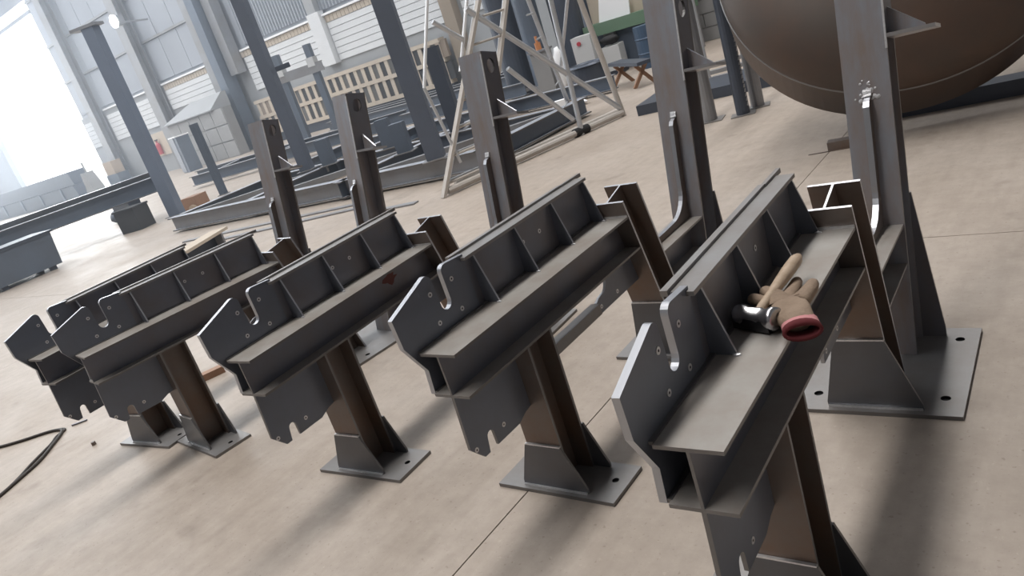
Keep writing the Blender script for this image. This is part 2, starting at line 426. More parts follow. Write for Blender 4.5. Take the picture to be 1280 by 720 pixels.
FM = {}
def fmesh(key, fn):
    if key not in FM: FM[key] = fn()
    return FM[key]
ZTOP = 1.607
holes_me = MB().tube((-0.0012, 0, 0), (0.0012, 0, 0), 0.0095, 12, 0).tube((-0.0014, 0, 0), (0.0014, 0, 0), 0.0035, 10, 1).mesh('bolt_hole', [WELD, HOLE])
def bolt(parent, x, y, z): return link('bolt_hole', holes_me, parent, (x, y, z))

def hc(kind):
    dv = Vector((0, 1, 0))
    if kind == 'beam':
        e1 = yr(zb + H / 2)
        return MB().hsec([((0, 0, zt - H / 2), (0, 0, 1)), ((0, e1 - 0.0, zt - H / 2), (0, (yr(zt) - yr(zb)) / H, 1))], (1, 0, 0), W, H, 0.010, 0.008, 0, 1, 2).mesh('beam', [STEEL, TIP, DUSTY_LIT])
    if kind == 'front_post':
        y = 0.336 + 0.0785
        return MB().hsec([((0, y, TP), dv), ((0, y, zb), dv)], (1, 0, 0), 0.161, 0.157, 0.011, 0.008).mesh('front_post', [STEEL_RUST, TIP])
    if kind == 'rear_post':
        d = 0.162
        top = Vector((0, yr(0.868), 0.868)) + b_r * (d / 2)
        # bottom: horizontal cut
        k = math.sqrt(1 + kr * kr)
        bot = Vector((0, yr(TP) + d / 2 * k, TP))
        return MB().hsec([(bot, (0, k, 0)), (top, b_r)], (1, 0, 0), 0.166, d, 0.011, 0.008).mesh('rear_post', [STEEL_RUST, EDGE])
    if kind == 'tall_column':
        d = 0.153
        k = math.sqrt(1 + kc * kc)
        bot = Vector((0, yc(TP) + d / 2 * k, TP))
        top = Vector((0, yc(ZTOP), ZTOP)) + b_c * (d / 2)
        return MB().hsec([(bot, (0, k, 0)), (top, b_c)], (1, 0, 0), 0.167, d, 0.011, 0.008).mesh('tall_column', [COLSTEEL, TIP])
    if kind == 'tie_beam':
        z0, z1 = 0.372, 0.534; zc_ = (z0 + z1) / 2
        y0 = yr(zc_) + 0.166; y1 = yc(zc_)
        return MB().hsec([((0, y0, zc_), (0, -kr, 1)), ((0, y1, zc_), (0, kc, 1))], (1, 0, 0), 0.16, z1 - z0, 0.010, 0.008, 0, 1, 2).mesh('tie_beam', [STEEL, TIP, DUSTY_LIT])

LABELS = {
 1: 'nearest dark steel support frame, with a glove and hammer lying on its beam',
 2: 'second nearest steel support frame, whole front post and base plate in clear view',
 3: 'middle one of five steel support frames, red smudge on its beam',
 4: 'fourth steel support frame from the near end, covering most of the farthest one',
 5: 'farthest steel support frame at the left end of the row, half hidden behind another',
}
POS = {1: (-0.7319, 1.1509, 1.685), 2: (-1.7710, 1.4879, 0.0), 3: (-2.8163, 1.3807, 3.183), 4: (-4.2972, 1.3345, -5.839), 5: (-4.7795, 1.2730, 6.275)}
def foot_gusset(ytop, ybot, ztop, wt, wb_, name):
    k = (ybot - ytop) / (ztop - TP)
    put = lambda a, b, t: (a, ytop + k * (ztop - b) + t, b)
    return MB().prism([(-wb_, TP), (wb_, TP), (wb_, TP + 0.02), (wt, ztop), (-wt, ztop), (-wb_, TP + 0.02)], put, 0, 0.010, (), 0, 1).mesh(name, [GUSS, TIP])
def make_frame(i):
    x, y, a = POS[i]
    t = thing('support_frame', LABELS[i], 'steel frame', (x, y, 0), math.radians(a), 'row of welded support frames')
    L_ = lambda name, key, fn=None: link(name, fmesh(key, fn or (lambda: hc(key))), t)
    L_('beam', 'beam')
    hk = L_('hook_plate', 'hook', lambda: MB().prism(hook_out, YZ, -0.110, -0.090, (), 0, 1).mesh('hook_plate', [PLATE, EDGE]))
    for yy, zz in ((0.262, 0.950), (0.143, 0.945), (0.263, 0.833), (0.141, 0.838)): bolt(hk, -0.0895, yy, zz)
    if i == 1: hk['label'] = 'dark hook plate with a bright cut edge'
    L_('weld_bead', 'weld', lambda: MB().box(-0.0935, -0.078, 0.005, 1.20, zt - 0.004, zt + 0.005).box(-0.0915, -0.078, 0.014, 0.33, zb + 0.001, zb + 0.012).mesh('weld_bead', [TIP]))
    fn = L_('fin_plate', 'fin', lambda: MB().box(-0.104, -0.093, 0.352, 1.19, zt, 0.985).mesh('fin_plate', [STEEL]))
    for yy in (0.695, 0.812): bolt(fn, -0.0925, yy, 0.905)
    L_('cap_bar', 'cap', lambda: MB().box(-0.135, -0.070, 0.335, 1.195, 0.985, 0.997).mesh('cap_bar', [BASEP]))
    L_('edge_bar', 'edgebar', lambda: MB().box(-0.152, -0.132, 0.325, 1.09, 0.990, 1.006).box(-0.143, -0.129, 1.09, 1.25, 0.990, 1.006).mesh('edge_bar', [BASEP]))
    for yy in (0.392, 0.655, 0.920, 1.180):
        o = L_('gusset', 'gus', lambda: MB().prism([(-0.093, zt), (-0.026, zt), (-0.026, zt + 0.008), (-0.078, 0.985), (-0.093, 0.985)], XZ, -0.004, 0.004, (), 0, 1).mesh('gusset', [PLATE, EDGE]))
        o.location = (0, yy, 0)
        if i in (1, 2, 3):
            w = L_('weld_spot', 'wspot', lambda: MB().lathe([(0.0, -0.002), (0.010, -0.002), (0.008, 0.004), (0.0, 0.006)], 8).mesh('weld_spot', [WELD]))
            w.location = (-0.024, yy - 0.006, zt); w.scale = (1.3, 0.7, 1)
    hg = L_('hanging_plate', 'hang', lambda: MB().prism(hang_out, YZ, -0.006, 0.006, (), 0, 1).mesh('hanging_plate', [PLATE, TIP]))
    for yy, zz in ((0.013, 0.415), (0.172, 0.414)): bolt(hg, 0.0065, yy, zz)
    L_('front_post', 'front_post')
    fg = L_('foot_gusset', 'fg', lambda: foot_gusset(0.325, 0.325, 0.211, 0.084, 0.153, 'foot_gusset'))
    fb = L_('foot_gusset', 'fb', lambda: foot_gusset(0.494, 0.494, 0.211, 0.084, 0.153, 'foot_gusset'))
    L_('weld_bead', 'fgw', lambda: MB().bar((-0.082, 0.330, 0.213), (0.082, 0.330, 0.213), 0.010, 0.006).mesh('weld_bead', [WELD]))
    bp = L_('base_plate', 'bpf', lambda: MB().prism([(-0.275, 0.300), (0.275, 0.300), (0.275, 0.526), (-0.275, 0.526)], XY, 0.0, TP, [circle(sx * 0.215, 0.425, 0.014) for sx in (-1, 1)], 0, 1, 2).mesh('base_plate', [BASEP, TIP, HOLE]))
    for sx in (-1, 1):
        link('bolt_hole', fmesh('bh', lambda: MB().tube((0, 0, 0.0003), (0, 0, 0.004), 0.0138, 14).mesh('bolt_hole', [HOLE])), bp, (sx * 0.215, 0.425, 0))
    # rear bracket under the beam
    br = L_('rear_bracket', 'brk', lambda: MB().prism([(0.91, 0.470), (0.912, 0.525), (0.94, 0.537)] + arc(0.965, 0.590, 0.052, 300, 360, 4) + [(1.018, zb), (yr(zb), zb), (yr(0.470), 0.470)], YZ, -0.006, 0.006, (), 0, 1).mesh('rear_bracket', [PLATE, EDGE]))
    for yy, zz in ((0.939, 0.498), (1.083, 0.500)): bolt(br, 0.0065, yy, zz)
    if i in (2, 5):
        L_('lower_strut', 'strut', lambda: MB().box(-0.022, 0.022, 0.493, 0.91, 0.478, 0.524).mesh('lower_strut', [BASEP]))
    L_('rear_post', 'rear_post')
    L_('foot_gusset', 'rg', lambda: foot_gusset(yr(0.332) - 0.010, yr(TP) - 0.010, 0.332, 0.085, 0.163, 'foot_gusset'))
    L_('weld_bead', 'rgw', lambda: MB().bar((-0.084, yr(0.334) - 0.004, 0.335), (0.084, yr(0.334) - 0.004, 0.335), 0.010, 0.006).mesh('weld_bead', [WELD]))
    L_('weld_bead', 'bjw', lambda: MB().bar((-0.08, L - 0.004, zt + 0.003), (0.08, L - 0.004, zt + 0.003), 0.010, 0.010).mesh('weld_bead', [WELD]))
    L_('weld_bead', 'rgw2', lambda: MB().bar((-0.160, yr(TP) - 0.012, TP + 0.004), (0.160, yr(TP) - 0.012, TP + 0.004), 0.012, 0.008).mesh('weld_bead', [WELD]))
    L_('weld_bead', 'fgw2', lambda: MB().bar((-0.150, 0.322, TP + 0.003), (0.150, 0.322, TP + 0.003), 0.009, 0.006).mesh('weld_bead', [WELD]))
    rb = L_('base_plate', 'bpr', lambda: MB().prism([(-0.286, 1.338), (0.286, 1.338), (0.286, 1.988), (-0.286, 1.988)], XY, 0.0, TP, [circle(sx * 0.22, yy, 0.017) for sx in (-1, 1) for yy in (1.452, 1.892)], 0, 1, 2).mesh('base_plate', [BASEP, TIP, HOLE]))
    for sx in (-1, 1):
        for yy in (1.452, 1.892):
            link('bolt_hole', fmesh('bh2', lambda: MB().tube((0, 0, 0.0003), (0, 0, 0.004), 0.0168, 14).mesh('bolt_hole', [HOLE])), rb, (sx * 0.22, yy, 0))
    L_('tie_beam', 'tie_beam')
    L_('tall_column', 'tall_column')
    kn = L_('knee_plate', 'knee', lambda: MB().prism(knee, YZ, -0.011, 0.011, (), 0, 1).mesh('knee_plate', [STEEL_RUST, EDGE]))
    L_('weld_bead', 'kw', lambda: MB().bar((0.0, yc(1.03) - 0.006, 1.030), (0.0, yc(1.055), 1.055), 0.030, 0.012, (1, 0, 0)).mesh('weld_bead', [WELD]))
    if i == 1:
        mb = MB(); rnd = random.Random(4)
        for k in range(26):
            u, v = rnd.gauss(0, 0.022), rnd.gauss(0, 0.026)
            zz = 1.045 + v; r = rnd.uniform(0.004, 0.011)
            mb.lathe([(0.0, 0.0035), (r * .7, 0.0025), (r, -0.001)], 7, 0, lambda a, b, c, u=u, zz=zz: (u + a, yc(zz + b) - c, zz + b))
        w = mb.build('weld_spatter', WELD, t); w['label'] = 'bright ground weld patch'
    # side plates over the recess above the shelf, with the lifting eye
    put = lambda a, b, tt: (tt, yc(b) + a, b)
    def side(x0, x1):
        pl = [(0.004, 1.225), (0.150, 1.225), (0.150, 1.607 - 0.150 * kc), (0.004, 1.607)]
        pl = [(a, b) for a, b in pl]
        eye = [(0.078 + 0.038 * math.cos(q), 1.512 + 0.041 * math.sin(q)) for q in [2 * math.pi * j / 20 for j in range(20)]]
        return MB().prism(pl, put, x0, x1, [eye], 0, 1, 1).mesh('side_plate', [BASEP if False else STEEL, TIP])
    L_('side_plate', 'sideR', lambda: side(0.070, 0.083))
    L_('side_plate', 'sideL', lambda: side(-0.083, -0.070))
    L_('weld_bead', 'sw', lambda: MB().bar((0.082, yc(1.19) - 0.001, 1.19), (0.082, yc(1.59) - 0.001, 1.59), 0.007, 0.006, (1, 0, 0)).mesh('weld_bead', [WELD if i < 2 else TIP]))
    L_('shelf', 'shelf', lambda: MB().prism([(0.078, 0.0), (0.245, 0.02), (0.245, 0.135), (0.078, 0.155)], lambda a, b, tt: (a, yc(1.235) + b, 1.228 + tt - b * kc), 0, 0.014, (), 0, 1).mesh('shelf', [COLSTEEL, EDGE]))
    L_('shelf_gusset', 'shg', lambda: MB().prism([(0.083, 1.225), (0.205, 1.225), (0.205, 1.235), (0.083, 1.325)], lambda a, b, tt: (a, yc(b) + 0.072 + tt, b), 0, 0.010, (), 0, 1).mesh('shelf_gusset', [COLSTEEL, EDGE]))
    L_('rear_gusset', 'rearg', lambda: MB().prism([(-0.168, TP), (0.168, TP), (0.168, TP + 0.03), (0.088, 0.602), (-0.088, 0.602), (-0.168, TP + 0.03)], lambda a, b, tt: (a, yc(b) + 0.157 + tt, b), 0, 0.012, (), 0, 1).mesh('rear_gusset', [STEEL, TIP]))
    return t
FRAMES = {i: make_frame(i) for i in range(1, 6)}
_rp = random.Random(2)
pts = [(0.92 + math.cos(q) * 0.05 * _rp.uniform(.6, 1.2), 0.735 + math.sin(q) * 0.03 * _rp.uniform(.6, 1.2)) for q in [2 * math.pi * k / 16 for k in range(16)]]
sm = MB().prism(pts, YZ, 0.004, 0.0052).build('red_smudge', mat('red_oxide_mark', (0.13, 0.042, 0.036), 0.7), FRAMES[3])
sm['label'] = 'dull red smudge on the beam web'

# ------------------------------------------------------------------ glove and hammer on the nearest beam
fx, fy, fa = POS[1]; fa = math.radians(fa)
def on1(x, y, z): return (fx + math.cos(fa) * x - math.sin(fa) * y, fy + math.sin(fa) * x + math.cos(fa) * y, z)
ham = thing('hammer', 'ball hammer with pale wooden handle resting across the leather glove', 'hammer', on1(-0.01, 0.55, zt), fa)
h0 = Vector((-0.010, 0.533, zt + 0.042)); h1 = Vector((0.020, 0.822, zt + 0.070))
def rel(p): return (p[0] + 0.01, p[1] - 0.55, p[2] - zt)
dh = (h1 - h0)
mb = MB(); pts = []; rad = []
for k, r in ((-0.03, .011), (0.1, .0125), (0.3, .0125), (0.5, .016), (0.75, .0185), (0.93, .0175), (1.0, .010)):
    pts.append(rel(h0 + dh * k)); rad.append(r)
mb.path(pts, rad, 12); mb.build('handle', WOODH, ham, smooth=True)
hd = Vector((0.95, -0.30, 0.0)).normalized()        # head axis
c0 = h0 + Vector((-0.004, -0.012, -0.004))
mb = MB(); P = lambda k: rel(c0 + hd * k)
mb.path([P(-0.062), P(-0.056), P(-0.034), P(-0.02), P(0.018), P(0.026), P(0.046), P(0.062), P(0.064)], [.016, .025, .028, .022, .024, .021, .030, .030, .025], 16)
mb.build('head', HAMMER, ham, smooth=True)
mb = MB(); mb.bar(rel(c0 + Vector((0, 0, -.016)) - hd * .058), rel(c0 + Vector((0, 0, -.016)) + hd * .05), .046, .03); mb.build('head_underside', HAMMERD, ham)

gl = thing('work_glove', 'worn tan leather work glove with red cuff lying under the hammer', 'glove', on1(0.03, 0.56, zt), fa)
def gskin(name, edges, verts, rads, mt, sub=2, parent=gl):
    me = bpy.data.meshes.new(name)
    me.from_pydata([(v[0] - 0.03, v[1] - 0.56, v[2] - zt) for v in verts], edges, [])
    o = bpy.data.objects.new(name, me); COL.objects.link(o)
    sk = o.modifiers.new('skin', 'SKIN'); sk.use_smooth_shade = True
    for vi, r in zip(me.skin_vertices[0].data, rads): vi.radius = r
    me.skin_vertices[0].data[0].use_root = True
    s2 = o.modifiers.new('sub', 'SUBSURF'); s2.levels = sub; s2.render_levels = sub
    bpy.context.view_layer.update()
    ev = o.evaluated_get(bpy.context.evaluated_depsgraph_get())
    nm = bpy.data.meshes.new_from_object(ev)
    bpy.data.objects.remove(o)
    nm.materials.clear(); nm.materials.append(mt)
    for p in nm.polygons: p.use_smooth = True
    nm.name = name
    return link(name, nm, parent)
z = zt + 0.026
gv = [(0.055, 0.575, z), (0.09, 0.515, z + .004), (0.112, 0.474, z + .008),
      (0.075, 0.635, z + .004), (0.078, 0.70, z + .002), (0.07, 0.75, z - .004),
      (0.032, 0.635, z), (0.03, 0.71, z - .002), (0.022, 0.775, z - .006),
      (0.018, 0.618, z + .010), (-0.016, 0.640, z + .020), (-0.036, 0.652, z + .026),
      (0.0, 0.592, z + .008), (-0.034, 0.600, z + .020), (-0.058, 0.604, z + .026),
      (0.02, 0.545, z - .004), (-0.02, 0.535, z - .008)]
ge = [(0, 1), (1, 2), (0, 3), (3, 4), (4, 5), (0, 6), (6, 7), (7, 8), (0, 9), (9, 10), (10, 11), (9, 12), (12, 13), (13, 14), (0, 15), (15, 16)]
gr = [(.046, .024), (.046, .026), (.044, .028), (.024, .022), (.021, .019), (.016, .015), (.024, .021), (.020, .019), (.015, .015), (.026, .022), (.021, .019), (.017, .016), (.024, .020), (.020, .018), (.017, .015), (.024, .02), (.017, .015)]
gskin('leather_shell', ge, gv, gr, GLOVE)
# cuff: open flattened tube with a red band and a pale hem
cd = Vector((0.38, -0.90, 0.10)).normalized(); cs = Vector((0.92, 0.38, 0)).normalized(); cu = cs.cross(cd).normalized()
if cu.z < 0: cu = -cu
def cuff_ring(k, w, h): 
    c = Vector((0.112, 0.474, zt + 0.029)) + cd * k
    return [tuple(Vector(rel3(c + cs * (w * math.cos(q)) + cu * (h * math.sin(q))))) for q in [2 * math.pi * j / 20 for j in range(20)]]
def rel3(p): return (p[0] - 0.03, p[1] - 0.56, p[2] - zt)
MB().quadstrip([cuff_ring(-.035, .044, .026), cuff_ring(0.0, .045, .025), cuff_ring(.006, .045, .025)], 0, caps=False).build('cuff_hem', CUFFP, gl, smooth=True)
MB().quadstrip([cuff_ring(.006, .0455, .0255), cuff_ring(.030, .047, .025), cuff_ring(.030, .038, .014), cuff_ring(-.02, .036, .014)], 0, caps=False).build('cuff_band', CUFF, gl, smooth=True)
MB().quadstrip([cuff_ring(-.012, .037, .015), cuff_ring(-.010, .001, .001)], 0, caps=False).build('cuff_lining', BLACK, gl)

# ------------------------------------------------------------------ tank head
hn = Vector((math.cos(math.radians(34.8)) * math.sin(math.radians(162.9)), math.cos(math.radians(34.8)) * math.cos(math.radians(162.9)), math.sin(math.radians(34.8))))
hc_ = Vector((-1.55, 7.34, 1.19)); HR = 1.31
ha = Vector((0, 0, 1)).cross(hn).normalized(); hb = hn.cross(ha)
tank = thing('tank_head', 'huge rust-brown dished tank head propped up on the floor behind the frames', 'tank head', (hc_.x, hc_.y, 0))
hput = lambda x, y, z: tuple(Vector((0, 0, hc_.z)) + ha * x + hb * y + hn * z)
prof = [(HR, 0.0), (HR, 0.40)]
shell = MB().lathe([(HR - 0.02, 0.0), (HR, 0.0), (HR, 0.45)], 96, 0, hput)
shell.build('flange_band', HEADST, tank, smooth=False)
crown = []
for k in range(0, 25):
    t = k / 24 * math.pi / 2
    crown.append((max(0.001, HR * math.cos(t) ** 0.92), 0.45 + 0.42 * math.sin(t)))
MB().lathe(crown, 96, 0, hput).build('crown', HEADST, tank, smooth=True)
MB().lathe([(HR + 0.001, 0.438), (HR + 0.007, 0.445), (HR + 0.007, 0.455), (HR - 0.0, 0.462)], 96, 0, hput).build('weld_seam', TIP, tank)
stand = thing('timber_skid', 'long dark skid beam under the tank head', 'beam', (-0.75, 7.15, 0), math.radians(8))
MB().box(-1.2, 1.6, -0.12, 0.12, 0, 0.13).build('bearer', BGDARK, stand)
MB().box(-1.1, -0.75, 0.12, 0.9, 0, 0.12).build('cross_piece', BGDARK, stand)
MB().box(1.0, 1.3, 0.12, 0.9, 0, 0.12).build('cross_piece', BGDARK, stand)
blk = tag(MB().box(-0.1, 0.1, -0.05, 0.05, 0, 0.07).box(-0.25, 0.12, -0.06, -0.05, 0, 0.006).build('steel_block', STEEL_RUST, None, (-1.82, 6.25, 0), (0, 0, 0.15)), 'small rusty steel block on the floor under the tank head', 'block')

# ------------------------------------------------------------------ standing posts behind the second frame
def dpost(name, label, loc, w, h, rz, chain=False):
    t = thing(name, label, 'post', loc, rz)
    MB().prism([(-w * 1.1, -w * 0.9), (w * 1.1, -w * 0.9), (w * 1.1, w * 0.9), (-w * 1.1, w * 0.9)], XY, 0, 0.012, (), 0, 0).build('base_plate', BASEP, t)
    MB().tube((0, 0, 0.012), (0, 0, h), w * 0.62, 16).build('tube', BGDARK if chain else BGSTEEL2, t, smooth=False)
    if chain:
        mb = MB()
        for k in range(26):
            mb.bar((w * 0.55, -w * 0.42, 0.1 + k * 0.05), (w * 0.62, -w * 0.40, 0.135 + k * 0.05), 0.012, 0.012)
        mb.build('weld_row', EDGE, t)
    return t
dpost('pipe_post', 'grey pipe post standing directly behind the second tall column', (-3.76, 8.22, 0), 0.14, 1.55, 0.2)
dpost('pipe_post', 'dark pipe post with a row of weld ticks left of the tank head', (-3.37, 8.24, 0), 0.12, 1.75, 0.3, True)
dpost('pipe_post', 'dark pipe post half behind another, closest to the tank head edge', (-3.30, 8.52, 0), 0.12, 1.75, 0.3, False)
pl = tag(MB().box(-1.5, 0.7, -0.5, 0.5, 0, 0.14).build('steel_slab', BGDARK, None, (-3.9, 10.1, 0), (0, 0, 0.12)), 'thick dark steel slab lying flat behind the pipe posts', 'slab')
for k, (x, y) in enumerate(((-4.6, 11.2), (-4.9, 11.9), (-5.3, 12.8))):
    tag(MB().box(-1.2, 1.2, -0.05, 0.05, 0, 0.06).build('flat_bar', BGSTEEL2, None, (x, y, 0.0), (0, 0, 0.25 + 0.05 * k)), ['nearest of three flat bars on the floor beyond the pipe posts', 'middle of three flat bars on the floor beyond the pipe posts', 'farthest of three flat bars on the floor beyond the pipe posts'][k], 'bar', 'flat bars beyond the pipe posts')

# ------------------------------------------------------------------ big floor frame (front truss) with its uprights
ff = thing('floor_truss', 'long welded truss base of dark beams lying across the floor behind the columns', 'truss', (0, 0, 0))
def hb_(p, q, d=0.26, w=0.18, mt=BGSTEEL2, name='truss_beam', parent=ff):
    p, q = vec(p), vec(q); dr = (q - p); dr.z = 0; a = Vector((-dr.y, dr.x, 0)).normalized()
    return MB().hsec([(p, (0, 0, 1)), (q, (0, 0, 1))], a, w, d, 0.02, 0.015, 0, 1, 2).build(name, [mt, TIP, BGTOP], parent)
zc = 0.17
hb_((-14.3, 7.05, zc), (-6.85, 7.68, zc))
hb_((-6.86, 7.72, zc), (-6.76, 10.4, zc), mt=BGSTEEL)
hb_((-14.3, 9.4, zc), (-6.95, 9.9, zc), mt=BGSTEEL)
hb_((-14.6, 11.9, zc), (-7.3, 12.4, zc), mt=BGSTEEL)
hb_((-14.2, 7.2, zc), (-14.3, 9.3, zc), mt=BGSTEEL)
hb_((-14.4, 9.5, zc), (-14.6, 11.8, zc), mt=BGSTEEL)
for x in (-12.0, -9.45):
    hb_((x, 7.3, zc), (x - 0.1, 9.5, zc), mt=BGSTEEL)
    hb_((x - 0.1, 9.75, zc), (x - 0.2, 12.1, zc), mt=BGSTEEL)
MB().bar((-14.15, 7.25, 0.22), (-12.1, 9.3, 0.22), 0.14, 0.1).build('brace', BGSTEEL2, ff)
MB().bar((-11.9, 7.45, 0.22), (-9.6, 9.6, 0.22), 0.14, 0.1).build('brace', BGSTEEL2, ff)
MB().bar((-9.35, 7.65, 0.22), (-7.0, 9.75, 0.22), 0.14, 0.1).build('brace', BGSTEEL2, ff)
ff2 = thing('floor_truss', 'farther truss base of bluish beams lying between the posts and the cream screen', 'truss', (0, 0, 0))
for p, q in (((-22.6, 12.3, .25), (-15.6, 14.2, .25)), ((-24.5, 13.6, .25), (-16.0, 15.6, .25)), ((-22.5, 18.2, .25), (-11.0, 17.2, .25)), ((-15.0, 14.4, .25), (-10.8, 14.4, .25))):
    hb_(p, q, 0.3, 0.2, BGSTEEL, 'truss_beam', ff2)
for x, y in ((-22.0, 13.0), (-19.5, 13.7), (-17.0, 14.3)):
    hb_((x, y + 0.1, .25), (x - 0.6, y + 1.2, .25), 0.26, 0.18, BGSTEEL2, 'truss_beam', ff2)
ff3 = thing('floor_truss', 'pair of dark parallel beams lying along the foot of the cream screen', 'truss', (0, 0, 0))
for y in (19.6, 20.6): hb_((-24.5, y, .2), (-12.5, y - 0.6, .2), 0.34, 0.22, BGDARK, 'truss_beam', ff3)
for k in range(4): MB().box(-23 + k * 3, -22.8 + k * 3, 19.5, 20.4, 0.05, 0.3).build('cross_piece', BGSTEEL2, ff3)

def post(label, x, y, z0, z1, w, d, rz=0.0, mt=BGSTEEL, name='steel_post', cap=False, lean=0.0):
    t = thing(name, label, 'post', (x, y, z0), rz)
    MB().box(-w / 2, w / 2, -d / 2, d / 2, 0.015, z1 - z0).build('shaft', mt, t)
    MB().box(-w * .75, w * .75, -d * .75, d * .75, 0, 0.015).build('foot_plate', BGSTEEL2, t)
    if cap: MB().box(-w * 1.4, w * 0.9, -d * .6, d * .6, z1 - z0, z1 - z0 + 0.06).build('head_plate', BGSTEEL2, t)
    return t
post('tall grey-blue square post at the left end of the floor truss, capped with a plate', -17.48, 8.8, 0, 4.38, 0.29, 0.27, 0.5, POSTA, cap=True)
pD = post('tall dark square post with a side bracket in front of the cream screen', -12.55, 9.15, 0.30, 4.6, 0.23, 0.22, 0.5, POSTD)
MB().bar((0.05, 0.1, 1.95), (0.34, 0.28, 1.97), 0.07, 0.09).build('side_bracket', BGDARK, pD)
pF = post('thick dark square post rising from the truss left of the access tower', -7.55, 7.62, 0.30, 3.6, 0.25, 0.22, 0.6, POSTD)
post('dark square post close behind the thick post by the access tower', -9.06, 9.87, 0.30, 1.75, 0.24, 0.24, 0.5, BGDARK)
post('thin dark post in front of the grey shed', -14.5, 8.4, 0.30, 1.80, 0.13, 0.13, 0.5, BGSTEEL)
for lab, x, y, h in (('short upright stub on the truss left of the thick dark post', -9.3, 8.75, 0.80), ('short upright stub behind the other stub by the thick dark post', -10.6, 9.65, 0.84), ('short upright stub beside the fourth tall column', -11.95, 9.25, 0.80)):
    post(lab, x, y, 0.30, h, 0.24, 0.2, 0.5, BGSTEEL, 'post_stub')
gp = thing('goal_stand', 'rusty stand of two slim posts joined by a flat cross plate', 'stand', (-22.6, 17.0, 0), 0.35)
for x in (0.0, 1.3): MB().box(x - 0.11, x + 0.11, -0.1, 0.1, 0, 3.15).build('upright', BGSTEEL, gp)
MB().box(-0.7, 1.7, -0.14, -0.11, 2.20, 2.52).build('cross_plate', BGSTEEL2, gp)
for x in (0.0, 1.3): MB().box(x - 0.14, x + 0.14, -0.16, 0.12, 2.42, 2.72).build('collar', MACHW, gp)

# ------------------------------------------------------------------ access tower (aluminium)
tw = thing('access_tower', 'pale aluminium access tower with ladders and diagonal braces behind the middle column', 'scaffold', (0, 0, 0))
def tb(p, q, r=0.022, mt=ALU, name='tube'): return MB().tube(p, q, r, 10).build(name, mt, tw)
off = Vector((-0.96, 0.28, 0))
tb((-6.30, 7.62, 3.2), (-6.54, 6.79, 1.31), 0.02, ALUW, 'hand_tube'); tb((-6.54, 6.79, 1.31), (-6.50, 6.94, 0.32), 0.02, ALU, 'hand_tube')
tb((-6.14, 8.15, 2.95), (-6.40, 7.35, 1.35), 0.022, ALUW, 'hand_tube')
tb((-6.29, 7.68, 2.03), (-5.71, 9.65, 0.13), 0.038, ALU, 'diagonal_brace')
tb((-6.43, 7.18, 2.0), (-6.33, 7.50, 1.70), 0.03, ALU, 'diagonal_brace')
tb((-6.19, 8.01, 1.19), (-5.96, 8.79, 0.25), 0.033, ALU, 'diagonal_brace')
tb((-5.70, 9.68, 0.0), (-5.86, 9.15, 3.9), 0.04, PAINTG, 'leg')
tb((-5.93, 8.86, 0.0), (-5.88, 9.06, 3.6), 0.036, ALU, 'leg')
tb((-6.58, 6.64, 0.06), (-5.70, 9.66, 0.06), 0.045, PAINTG, 'base_rail')
tb((-6.78, 7.02, 0.05), (-5.90, 10.0, 0.05), 0.04, PAINTG, 'base_rail')
def ladder(b0, b1, t0, t1, n, r=0.03, mt=PAINTG):
    b0, b1, t0, t1 = map(vec, (b0, b1, t0, t1))
    MB().bar(b0, t0, 0.08, 0.04).build('ladder_rail', mt, tw); MB().bar(b1, t1, 0.08, 0.04).build('ladder_rail', mt, tw)
    for k in range(n):
        f = (k + 0.5) / n
        MB().tube(b0 + (t0 - b0) * f, b1 + (t1 - b1) * f, 0.015, 8).build('rung', mt, tw)
ladder((-6.61, 6.55, 0.0), (-6.42, 7.20, 0.0), (-6.02, 8.62, 3.2), (-5.92, 8.95, 3.2), 11)
ladder((-6.73, 6.72, 0.0), (-6.54, 7.37, 0.0), (-6.10, 8.68, 3.2), (-6.02, 9.05, 3.2), 11, 0.03, ALU)
tb((-7.02, 10.39, 0.0), (-6.82, 9.6, 3.0), 0.036, ALU, 'leg')
tb((-6.66, 9.9, 0.9), (-5.80, 9.3, 1.9), 0.025, ALU, 'diagonal_brace')
for k in range(7):
    tb((-7.0 + k * 0.025, 10.3 - k * 0.1, 0.3 + k * 0.36), (-6.70 + k * 0.02, 9.75 - k * 0.1, 0.3 + k * 0.36), 0.013, ALU, 'rung')
MB().tube((-5.98, 8.75, 0.0), (-5.90, 9.0, 0.0), 0.06, 12).build('caster', BLACK, tw, (0, 0, 0.06))

# ------------------------------------------------------------------ machines and clutter right of the tower
mg = thing('green_machine', 'green bar of a machine bench with a white sheet on top', 'machine', (-8.45, 15.6, 0), 0.0)
MB().box(-1.15, 1.35, -0.1, 0.6, 0.86, 1.12).build('bed', GREEN, mg)
MB().box(-0.6, 1.2, 0.1, 0.5, 0.05, 0.86).build('cabinet', BGSTEEL, mg)
MB().box(-0.72, -0.45, -0.02, 0.5, 0.0, 0.86).build('leg', BGSTEEL2, mg)
MB().box(1.1, 1.35, -0.02, 0.5, 0.0, 0.86).build('leg', BGSTEEL2, mg)
MB().prism([(-0.75, 1.12), (0.05, 1.12), (0.12, 1.62), (-0.62, 1.60)], XZ, 0.0, 0.03).build('sheet', WHITE, mg)
MB().box(-1.1, 1.3, 0.3, 0.6, 1.12, 2.4).build('backboard', CREAM, mg)
wm = thing('welding_machine', 'pale grey welding cabinet with a round red knob', 'machine', (-9.25, 14.85, 0), 0.25)
MB().box(-0.22, 0.22, -0.2, 0.3, 0.12, 1.0).build('body', MACHW, wm)
MB().box(-0.2, 0.2, -0.18, 0.28, 0, 0.12).build('foot', BGDARK, wm)
MB().tube((-0.05, -0.24, 0.86), (-0.05, -0.2, 0.86), 0.045, 14).build('knob', RED, wm)
wm2 = thing('welding_machine', 'squat pale grey cabinet with black cloth heaped on top', 'machine', (-8.75, 15.1, 0), 0.25)
